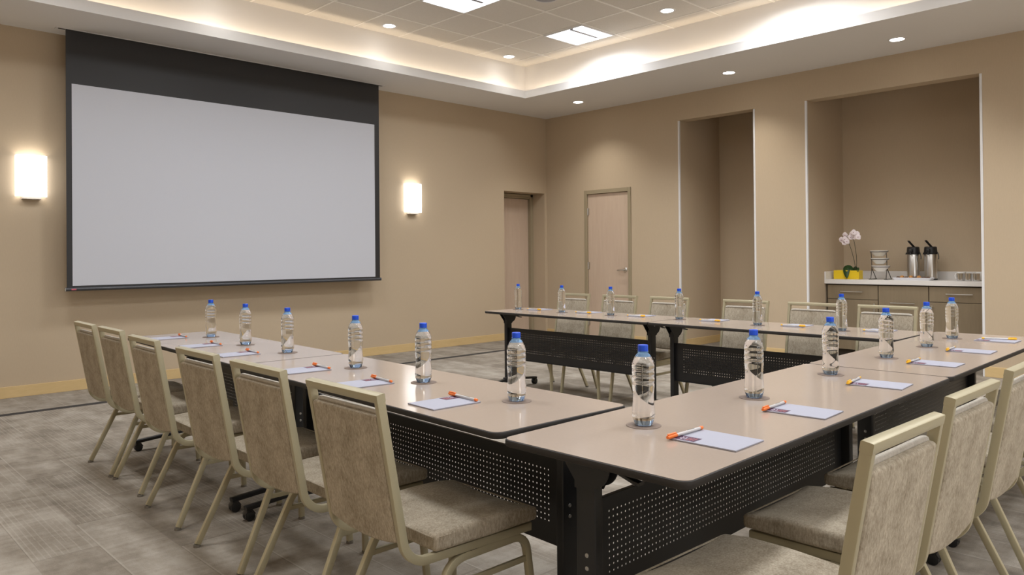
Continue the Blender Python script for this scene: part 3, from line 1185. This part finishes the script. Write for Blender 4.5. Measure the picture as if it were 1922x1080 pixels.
def bottle_proto():
    R = empty('water_bottle')
    r = 0.0335

    def lobes(a, z):
        if z > 0.022:
            return 1.0
        return 1.0 - 0.13 * (1 - z / 0.022) * (0.5 + 0.5 * cos(7 * a))
    foot = [(0.0, 0.004), (0.012, 0.0035), (0.022, 0.0), (0.0265, 0.0015), (0.0285, 0.007), (0.0305, 0.012), (0.0322, 0.0178), (0.0, 0.0178)]
    MB().lathe(foot, 40, (0, 0, 0), lobes).build('base', M['base_tint'], R, 25)
    prof = [(0.0, 0.0182), (0.0323, 0.0182), (0.0335, 0.023), (0.0343, 0.031), (0.0342, 0.040),
            (0.0334, 0.052), (0.0322, 0.066), (0.0313, 0.080), (0.0311, 0.090), (0.0318, 0.102), (0.0328, 0.112), (0.0334, 0.120), (0.0336, 0.125)]
    for z in (0.129, 0.148, 0.167):            # three rounded rings
        prof += [(0.0334, z - 0.0025), (0.0326, z - 0.0008), (0.0326, z + 0.0010), (0.0334, z + 0.0028), (0.0337, z + 0.0055), (0.0337, z + 0.0115)]
    prof += [(0.0334, 0.180), (0.0326, 0.186), (0.0308, 0.1925), (0.0278, 0.1995), (0.0238, 0.2065)]
    top = [(0.0, 0.2070), (0.0236, 0.2070), (0.0196, 0.2125), (0.0158, 0.2170), (0.0138, 0.2205), (0.0132, 0.2228), (0.0, 0.2228)]
    prof += [(0.0, 0.2066)]
    MB().lathe(prof, 40, (0, 0, 0), lobes).build('body', M['bottle'], R, 50)
    MB().lathe(top, 32).build('neck', M['neck'], R, 50)
    MB().lathe([(0.0140, 0.2200), (0.0166, 0.2202), (0.0166, 0.2222), (0.0136, 0.2224)], 28).build('neck_ring', M['neck'], R, 40)

    def knurl(a, z):
        return 1.0 + (0.012 if int(a / (2 * pi) * 72) % 2 else 0)
    MB().lathe([(0.0, 0.2228), (0.0150, 0.2228), (0.0152, 0.2245), (0.0152, 0.2395), (0.0140, 0.2412), (0.0, 0.2415)], 72, (0, 0, 0), knurl).build('cap', M['cap'], R, 30)
    return R


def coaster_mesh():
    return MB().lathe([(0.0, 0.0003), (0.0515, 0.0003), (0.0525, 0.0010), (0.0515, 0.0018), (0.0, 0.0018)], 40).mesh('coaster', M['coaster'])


def pad_proto():
    """origin at the centre of the pad; +y is its top edge"""
    R = empty('notepad')
    w, h, t = 0.0775, 0.1005, 0.0045
    MB().box(-w, w, -h, h, 0.0004, 0.0014).build('backing', M['paper_edge'], R, 0)
    MB().box(-w, w, -h, h, 0.0014, t).build('paper', M['paper'], R, 0)
    p = MB().box(-w + 0.006, -w + 0.051, h - 0.073, h - 0.008, t, t + 0.0002)
    lg = p.build('printed_logo', M['plum'], R, 0)
    # a pale sprig and coral script strokes on the plum block
    z = t + 0.0003
    s = MB().mat(0)

    def stroke(pts, wd):
        for (a, b) in zip(pts, pts[1:]):
            a, b = Vector((*a, z)), Vector((*b, z))
            n = Vector((-(b - a).y, (b - a).x, 0)).normalized() * wd
            s.add([a - n, b - n, b + n, a + n], [(0, 1, 2, 3)])
    ox, oy = -w + 0.012, h - 0.024
    stroke([(ox, oy - 0.008), (ox + 0.010, oy + 0.004), (ox + 0.018, oy - 0.004), (ox + 0.031, oy + 0.005)], 0.0009)
    stroke([(ox + 0.010, oy + 0.004), (ox + 0.014, oy - 0.013), (ox + 0.026, oy - 0.010)], 0.0012)
    stroke([(ox + 0.002, oy - 0.014), (ox + 0.009, oy - 0.017)], 0.0012)
    s.mat(1)
    for k in range(3):
        yb = oy - 0.022 - k * 0.0085
        x = ox + 0.002 * k
        pts = []
        for i in range(10):
            pts.append((x + i * 0.0032, yb + (0.0022 if i % 2 else -0.0018)))
        stroke(pts, 0.0007)
    s.build('emblem', [M['print_white'], M['print_orange']], lg, 0)
    f = MB().box(w - 0.052, w - 0.010, -h + 0.0095, -h + 0.0112, t, t + 0.0002)
    f.build('footer_line', M['print_grey'], R, 0)
    return R


def pen_proto(colour):
    """origin at the middle, lying along x with the cap at -x"""
    R = empty('pen')
    rx = Matrix.Rotation(pi / 2, 4, 'Y')
    rr = 0.0044
    up = Matrix.Translation((0, 0, 0.0058))
    b = MB().at(up @ rx)
    b.lathe([(0.0, -0.05), (rr, -0.05), (rr, 0.073), (0.0, 0.073)], 16)
    bar = b.build('barrel', M['barrel'], R)
    MB().at(up @ Matrix.Translation((0, 0, 0.0040)) @ rx).lathe([(0.0, 0.01), (0.0010, 0.01), (0.0010, 0.045), (0.0, 0.045)], 8).build('refill', M['ink'], bar)
    c = MB().at(up @ rx)
    c.lathe([(0.0, -0.086), (0.0046, -0.086), (0.0057, -0.080), (0.0057, -0.052), (0.0050, -0.043), (0.0, -0.043)], 16)
    c.at(up)
    c.rbox(-0.084, -0.046, -0.003, 0.003, 0.0053, 0.0090, 0.0015, 1, 2)
    c.build('cap', colour, R)
    t = MB().at(up @ rx)
    t.lathe([(0.0, 0.0732), (0.0050, 0.0732), (0.0053, 0.079), (0.0045, 0.086), (0.0, 0.087)], 16)
    t.build('tip', colour, R)
    return R


def settings():
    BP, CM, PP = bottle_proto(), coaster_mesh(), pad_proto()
    PO, PY = pen_proto(M['orange']), pen_proto(M['yellow_pen'])
    used = set()

    def inst(proto):
        if proto.name not in used:
            used.add(proto.name)
            return proto
        return copy_tree(proto)
    order_l = ['nearest the viewer', 'second from viewer', 'third from viewer', 'fourth from viewer', 'fifth from viewer', 'nearest the screen']
    order_n = ['leftmost', 'second from left', 'third from left', 'fourth from left', 'fifth from left', 'nearest the niche']
    order_f = ['leftmost', 'second from left', 'third from left', 'fourth from left', 'fifth from left', 'rightmost']
    rows = [
        ('left table row', order_l, [(1.868, 1.904), (1.884, 2.462), (1.916, 3.017), (1.969, 3.771), (1.977, 4.300), (2.020, 4.902)]),
        ('nearest table row', order_n, [(1.863, 1.355), (2.490, 1.330), (3.180, 1.349), (3.862, 1.366), (4.451, 1.365), (4.975, 1.389)]),
        ('far table row', order_f, [(5.059, 5.124), (5.030, 4.539), (5.045, 3.998), (5.070, 3.336), (5.008, 2.643), (5.003, 2.046)])]
    k = 0
    for (row, order, pts) in rows:
        for (o, (x, y)) in zip(order, pts):
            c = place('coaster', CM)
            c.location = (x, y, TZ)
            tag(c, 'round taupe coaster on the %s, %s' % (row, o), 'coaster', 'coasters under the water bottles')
            b = inst(BP)
            b.location = (x, y, TZ + 0.0019)
            b.rotation_euler = (0, 0, k * 1.3)
            k += 1
            tag(b, 'water bottle with blue cap on the %s, %s' % (row, o), 'bottle', 'water bottles on the tables')
    # notepads: centre and heading of their top edge
    rows = [
        ('left table row', order_l, -90, PO, [(1.665, 2.058, -3), (1.692, 2.612, -6), (1.710, 3.125, -6), (1.745, 3.905, -3), (1.772, 4.448, -4), (1.800, 5.035, -3)], 'orange'),
        ('nearest table row', order_n, 0, PO, [(1.849, 1.102, 1.0), (2.376, 1.100, 2.5), (3.060, 1.110, 4), (3.800, 1.130, 1), (4.395, 1.140, 2), (5.010, 1.165, 0)], 'orange'),
        ('far table row', order_f, 90, PY, [(5.15, 4.93, 2), (5.15, 4.33, 2), (5.15, 3.76, 2), (5.15, 3.075, 2), (5.15, 2.42, 2), (5.15, 1.86, 2)], 'yellow')]
    for (row, order, base, pen, pts, cn) in rows:
        for i, (o, (x, y, da)) in enumerate(zip(order, pts)):
            a = radians(base + da)
            p = inst(PP)
            p.location = (x, y, TZ)
            p.rotation_euler = (0, 0, a)
            tag(p, 'white notepad with plum print on the %s, %s' % (row, o), 'notepad', 'notepads on the tables')
            pp, cc = pen, cn
            if row == 'nearest table row' and i > 1:
                pp, cc = PY, 'yellow'
            q = inst(pp)
            loc = Vector((-0.012, 0.090, 0.0046))
            ra = a + radians((i * 37 % 5) - 2)
            if row == 'nearest table row' and i == 5:
                loc = Vector((0.035, 0.0, 0.0046))
                ra = a + radians(112)
            loc = Matrix.Rotation(a, 3, 'Z') @ loc
            q.location = (x + loc.x, y + loc.y, TZ + loc.z)
            q.rotation_euler = (0, 0, ra)
            tag(q, '%s-capped pen on a notepad of the %s, %s' % (cc, row, o), 'pen', 'pens on the notepads')


settings()


# ------------------------------------------------------------------ coffee niche
CTZ, CTX = 0.930, 9.052          # worktop height, its front edge


def cabinets():
    x = 9.078
    runs = [(3.293, 3.880, 'left'), (2.760, 3.293, 'middle'), (2.150, 2.760, 'right')]
    labs = {'left': 'taupe cabinet under the yellow planter, drawer over a door',
            'middle': 'taupe cabinet between two others, single tall front with one bar handle',
            'right': 'taupe cabinet at the right end under the steel mugs, drawer over a door'}
    for (ya, yb, s) in runs:
        c = empty('base_cabinet', (x, (ya + yb) / 2, 0), label=labs[s], cat='cabinet', group='cabinets in the coffee niche')
        h = (yb - ya) / 2 - 0.0015
        m = MB()
        m.box(0.02, 0.545, -h, h, 0.10, 0.876)
        m.box(0.07, 0.545, -h, h, 0.0, 0.10)
        m.build('carcass', M['cab_dark'], c, 0)

        def handle(par, y0, y1, z, vertical=False):
            q = MB()
            if vertical:
                q.tube([(-0.028, y0, z), (-0.028, y0, z + y1)], 0.006, 10)
                for zz in (z + 0.02, z + y1 - 0.02):
                    q.tube([(-0.028, y0, zz), (0.0, y0, zz)], 0.004, 8)
            else:
                q.tube([(-0.028, y0, z), (-0.028, y1, z)], 0.006, 10)
                for yy in (y0 + 0.035, y1 - 0.035):
                    q.tube([(-0.028, yy, z), (0.0, yy, z)], 0.004, 8)
            q.build('handle', M['steel'], par)
        g = 0.003
        if s == 'middle':
            d = MB().box(0, 0.019, -h + g, h - g, 0.104, 0.864).build('door', M['cab'], c, 0, 0.001)
            handle(d, -0.13, 0.13, 0.672)
        else:
            d = MB().box(0, 0.019, -h + g, h - g, 0.700, 0.864).build('drawer', M['cab'], c, 0, 0.001)
            handle(d, -0.128, 0.128, 0.788)
            d = MB().box(0, 0.019, -h + g, h - g, 0.104, 0.694).build('door', M['cab'], c, 0, 0.001)
            handle(d, (h - 0.035) if s == 'right' else (-h + 0.035), 0.16, 0.50, True)
    w = empty('worktop', (CTX, 3.0, CTZ), label='white stone worktop with upstand running across the coffee niche', cat='worktop')
    MB().box(0, 9.634 - CTX, 2.131 - 3.0, 3.904 - 3.0, -0.052, 0).build('slab', M['quartz'], w, 0, 0.002)
    s = MB()
    s.box(9.614 - CTX, 9.634 - CTX, 2.131 - 3.0, 3.904 - 3.0, 0.0, 0.092)
    s.box(0.0, 9.614 - CTX, 3.884 - 3.0, 3.904 - 3.0, 0.0, 0.092)
    s.build('upstand', M['quartz'], w, 0, 0.002)


cabinets()


def orchid():
    x, y = 9.24, 3.695
    R = empty('potted_orchid', (x, y, CTZ), label='pink orchid in a long yellow planter at the left end of the worktop', cat='plant')
    h = 0.105
    m = MB()
    a, b = 0.150, 0.062
    m.prism([(-b, -a), (b, -a), (b, a), (-b, a)], 0.0006, 0.012, 2)
    for (x0, x1, y0, y1) in ((-b, -b + 0.008, -a, a), (b - 0.008, b, -a, a), (-b + 0.008, b - 0.008, -a, -a + 0.008), (-b + 0.008, b - 0.008, a - 0.008, a)):
        m.box(x0, x1, y0, y1, 0.012, h)
    m.build('planter', M['yellow'], R, 0, 0.003)
    s = MB().box(-b + 0.009, b - 0.009, -a + 0.009, a - 0.009, 0.012, h - 0.012)
    s.build('moss', M['moss'], R, 0, 0.004)
    base = Vector((0, -0.090, h - 0.012))

    def leaf(p0, p1, p2, w):
        vs, fs = [], []
        n = 12
        for i in range(n + 1):
            t = i / n
            p = p0 * (1 - t) ** 2 + p1 * 2 * t * (1 - t) + p2 * t * t
            tg = ((p1 - p0) * (1 - t) + (p2 - p1) * t).normalized()
            sd = tg.cross(Vector((-0.75, 0, 0.65))).normalized()
            ww = w * (sin(pi * min(1, 0.08 + 0.92 * t)) ** 0.6) * (1 if t < 0.97 else 0.35)
            nrm = sd.cross(tg)
            vs += [p - sd * ww, p - nrm * ww * 0.22, p + sd * ww]
        for i in range(n):
            for k in range(2):
                q = i * 3 + k
                fs.append((q, q + 1, q + 4, q + 3))
        o = MB().add(vs, fs).build('leaf', M['leaf'], R, 60)
        so = o.modifiers.new('thick', 'SOLIDIFY')
        so.thickness = 0.002
    leaf(base + Vector((-0.01, 0.03, 0)), base + Vector((-0.06, 0.11, 0.125)), base + Vector((-0.085, 0.070, -0.088)), 0.046)
    leaf(base, base + Vector((-0.02, -0.03, 0.07)), base + Vector((-0.075, -0.055, -0.005)), 0.022)
    leaf(base, base + Vector((0.03, 0.02, 0.08)), base + Vector((0.06, 0.06, 0.01)), 0.026)
    tops = []
    for k, (dx, dy, dz) in enumerate(((-0.01, 0.085, 0.375), (-0.02, 0.015, 0.390))):
        p0 = base + Vector((0, -0.004 * k, 0))
        p3 = base + Vector((dx, dy, dz))
        p1 = p0 + Vector((0, 0.01 - 0.035 * k, 0.16))
        pts = []
        for i in range(15):
            t = i / 14
            pts.append(p0 * (1 - t) ** 2 + p1 * 2 * t * (1 - t) + p3 * t * t)
        MB().tube(pts, 0.0030, 7).build('stem', M['stem'], R, 60)
        tops.append(p3)
    rng = random.Random(3)
    spots = [(0, 0.064, 0.006), (0, 0.026, 0.062), (0, 0.020, 0.012), (0, 0.000, -0.014), (1, 0.016, 0.058), (1, -0.016, 0.078), (1, -0.050, 0.056), (1, -0.068, 0.022), (1, -0.022, 0.022), (0, 0.036, -0.026), (1, 0.028, 0.022)]
    for (k, dy, dz) in spots:
        c = tops[k] + Vector((-0.02 + rng.uniform(-.02, .02), dy, dz))
        f = MB()
        rz, ry = rng.uniform(-0.6, 0.6), rng.uniform(-0.35, 0.35)
        mx = Matrix.Translation(c) @ Matrix.Rotation(rz, 4, 'Z') @ Matrix.Rotation(ry, 4, 'Y')
        f.at(mx)
        for q in range(5):
            a = 2 * pi * q / 5 + 0.3
            big = 0.037 if q in (1, 3) else 0.032
            vs, fs = [], []
            for i in range(7):
                t = i / 6
                rr = big * t
                ww = 0.0180 * sin(pi * (0.12 + 0.80 * t)) * (1.25 if q in (1, 3) else 1)
                ca, sa = cos(a), sin(a)
                for sgn in (-1, 0, 1):
                    yv, zv = rr * ca - sgn * ww * sa, rr * sa + sgn * ww * ca
                    vs.append((-0.004 + 0.007 * t * t - (0.002 if sgn == 0 else 0), yv, zv))
            for i in range(6):
                for e in range(2):
                    j = i * 3 + e
                    fs.append((j, j + 1, j + 4, j + 3))
            f.add(vs, fs)
        fl = f.build('flower', M['petal'], R, 60)
        MB().at(mx).lathe([(0.0, -0.006), (0.004, -0.004), (0.005, 0.001), (0.0, 0.004)], 8, (-0.007, 0, -0.002)).build('flower_lip', M['lip'], fl)


orchid()


def bowl_stand():
    x, y = 9.27, 3.34
    R = empty('bowl_stand', (x, y, CTZ), label='three-tier dark wire stand holding white bowls beside the yellow planter', cat='stand')
    m = MB()
    hw = 0.095
    tiers = [(-0.045, -0.026, 0.148), (-0.005, -0.002, 0.236), (0.035, 0.018, 0.325)]   # x, y, ring height
    rb = 0.0040
    for sy in (-1, 1):
        yb = sy * 0.085
        # leaning upright with its two feet
        m.tube([(-0.085, yb - 0.012, 0.0045), (-0.050, yb - 0.012, 0.125), (0.0, yb + 0.006, 0.238), (0.045, yb + 0.030, 0.330)], rb, 8)
        m.tube([(0.085, yb - 0.012, 0.0045), (-0.045, yb - 0.012, 0.13)], rb, 8)
        m.tube([(-0.105, yb - 0.012, 0.0045), (0.105, yb - 0.012, 0.0045)], rb, 8)
        m.tube([(-0.085, yb - 0.025, 0.0045), (-0.085, yb + 0.010, 0.0045)], rb, 8)
    for (tx, ty, tz) in tiers:
        m.tube([(tx + 0.090 * cos(a), ty + 0.098 * sin(a), tz) for a in [2 * pi * i / 28 for i in range(28)]], 0.0032, 7, True)
    m.build('wire_frame', M['iron'], R, 60)
    names = ['lowest', 'middle', 'topmost']
    for (tx, ty, tz), nm in zip(tiers, names):
        b = MB()
        prof = [(0.0, 0.0), (0.042, 0.0), (0.047, 0.004), (0.070, 0.026), (0.087, 0.052), (0.100, 0.066), (0.101, 0.070), (0.097, 0.070), (0.083, 0.054), (0.066, 0.030), (0.042, 0.008), (0.0, 0.006)]
        b.lathe(prof, 36, (0, 0, 0))
        o = b.build('bowl', M['china'])
        o.location = (x + tx, y + ty, CTZ + tz - 0.0535)
        tag(o, 'white china bowl on the wire stand, %s of the three' % nm, 'bowl', 'white bowls on the wire stand')
        if nm == 'lowest':
            continue
        rng = random.Random(5)
        for i in range(6):
            a = i * 2 * pi / 6 + 0.4
            rr = 0.048 if nm == 'topmost' else 0.04
            s = MB().rbox(-0.016, 0.016, -0.011, 0.011, 0, 0.016, 0.006, 1, 2).build('wrapped_snack', M['wrap_dark'] if nm == 'topmost' else M['wrap_yellow'])
            s.location = (x + tx + rr * cos(a), y + ty + rr * sin(a), CTZ + tz - 0.0535 + (0.046 if nm == 'topmost' else 0.047))
            s.rotation_euler = (rng.uniform(-.3, .3), rng.uniform(-.3, .3), rng.uniform(0, 3))
            tag(s, ('small dark wrapped snack in the topmost bowl' if nm == 'topmost' else 'small yellow wrapped snack in the middle bowl'), 'snack', 'dark snacks in the topmost bowl' if nm == 'topmost' else 'yellow snacks in the middle bowl')


bowl_stand()


def airpots():
    for (x, y, lb) in ((9.42, 3.022, 'steel pump coffee pot with black head, left one of the pair'),
                       (9.40, 2.832, 'steel pump coffee pot with black head, right one of the pair')):
        R = empty('airpot', (x, y, CTZ), label=lb, cat='coffee pot', group='pump coffee pots in the niche')
        MB().lathe([(0.0, 0.0006), (0.066, 0.0006), (0.068, 0.006), (0.068, 0.016), (0.0, 0.016)], 32).build('base', M['black_plastic'], R)
        MB().lathe([(0.0, 0.0162), (0.0665, 0.0162), (0.0665, 0.285), (0.064, 0.292), (0.0, 0.292)], 36).build('body', M['steel'], R)
        h = MB()
        h.lathe([(0.0, 0.2922), (0.0685, 0.2922), (0.0700, 0.300), (0.0665, 0.345), (0.064, 0.372), (0.056, 0.380), (0.0, 0.380)], 36)
        h.rbox(-0.105, -0.055, -0.018, 0.018, 0.318, 0.352, 0.008, 1, 2)
        h.tube([(-0.092, 0, 0.325), (-0.093, 0, 0.285)], 0.007, 10)
        h.build('pump_head', M['black_plastic'], R)
        l = MB()
        l.sweep([(0.030, 0.0, 0.376), (-0.010, 0.018, 0.412), (-0.045, 0.036, 0.448)], rect(0.006, 0.014, 0.004), (0.41, 0.91, 0.0))
        l.build('pump_lever', M['black_plastic'], R)
        hd = MB()
        hd.sweep([(0.0, -0.070, 0.315), (-0.010, -0.078, 0.305), (-0.030, -0.092, 0.262), (-0.034, -0.092, 0.235)], rect(0.003, 0.009, 0.002), (1, 0, 0))
        hd.sweep([(0.0, 0.070, 0.315), (-0.010, 0.074, 0.305), (-0.02, 0.073, 0.290)], rect(0.003, 0.009, 0.002), (1, 0, 0))
        hd.build('carry_handle', M['black_plastic'], R)


airpots()


def tray_and_pastries():
    x, y = 9.20, 2.955
    R = empty('serving_tray', (x, y, CTZ), label='white rectangular tray of pastries in front of the coffee pots', cat='tray')
    m = MB()
    L, w = 0.205, 0.085
    prof = []
    lo = rrect(-w + 0.016, w - 0.016, -L + 0.018, L - 0.018, 0.02, 4)
    hi = rrect(-w, w, -L, L, 0.028, 4)
    hi2 = rrect(-w + 0.004, w - 0.004, -L + 0.004, L - 0.004, 0.025, 4)
    lo2 = rrect(-w + 0.020, w - 0.020, -L + 0.022, L - 0.022, 0.018, 4)
    n = len(lo)
    vs = [(p[0], p[1], 0.0006) for p in lo] + [(p[0], p[1], 0.030) for p in hi] + [(p[0], p[1], 0.030) for p in hi2] + [(p[0], p[1], 0.005) for p in lo2]
    fs = [tuple(reversed(range(n))), tuple(range(3 * n, 4 * n))]
    for j in range(3):
        for i in range(n):
            k = (i + 1) % n
            fs.append((j * n + i, j * n + k, (j + 1) * n + k, (j + 1) * n + i))
    m.add(vs, fs)
    m.build('dish', M['melamine'], R, 30)
    rng = random.Random(9)
    seq = ['choc', 'pastry', 'choc', 'pastry', 'choc', 'pastry', 'choc', 'choc']
    names = ['first', 'second', 'third', 'fourth', 'fifth', 'sixth', 'seventh', 'eighth']
    for i, k in enumerate(seq):
        yy = y + 0.156 - i * 0.0445
        b = MB()
        if k == 'pastry':
            b.lathe([(0.0, 0.0), (0.017, 0.0), (0.0205, 0.014), (0.0215, 0.021), (0.018, 0.030), (0.010, 0.035), (0.0, 0.036)], 20, (0, 0, 0), lambda a, z: 1 + 0.06 * sin(6 * a))
        else:
            b.lathe([(0.0, 0.0), (0.019, 0.0), (0.0215, 0.006), (0.0205, 0.020), (0.014, 0.027), (0.0, 0.029)], 20, (0, 0, 0), lambda a, z: 1 + 0.04 * sin(5 * a + 40 * z))
        o = b.build('pastry', M[k])
        o.scale = (1.12, 1.0, 1.3)
        o.location = (x - 0.012 + rng.uniform(-.012, .012), yy, CTZ + 0.0056)
        o.rotation_euler = (0, 0, rng.uniform(0, 3))
        tag(o, ('golden' if k == 'pastry' else 'dark chocolate') + ' pastry on the white tray, %s from the left' % names[i], 'pastry', 'pastries on the white tray')


tray_and_pastries()


def mugs():
    prof = [(0.0, 0.0006), (0.030, 0.0006), (0.033, 0.004), (0.035, 0.080), (0.0335, 0.082), (0.032, 0.080), (0.030, 0.008), (0.0, 0.006)]
    for (y, w) in ((2.487, 'left'), (2.410, 'middle'), (2.333, 'right')):
        o = MB().lathe(prof, 28).build('steel_tumbler', M['chrome'])
        o.location = (9.22, y, CTZ)
        tag(o, 'small shiny steel tumbler at the right end of the worktop, %s of three' % w, 'tumbler', 'steel tumblers on the worktop')
    for (y, sg, w) in ((2.500, 1, 'left'), (2.325, -1, 'right')):
        R = empty('mug', (9.325, y, CTZ), label='white china mug behind the steel tumblers, %s one, handle outward' % w, cat='mug', group='white mugs on the worktop')
        MB().lathe([(0.0, 0.0006), (0.036, 0.0006), (0.040, 0.006), (0.041, 0.092), (0.039, 0.094), (0.037, 0.090), (0.035, 0.010), (0.0, 0.007)], 28).build('cup', M['china'], R)
        MB().tube([(0, sg * 0.040, 0.078), (0, sg * 0.060, 0.076), (0, sg * 0.068, 0.052), (0, sg * 0.060, 0.026), (0, sg * 0.039, 0.020)], 0.0055, 9).build('handle', M['china'], R)


mugs()
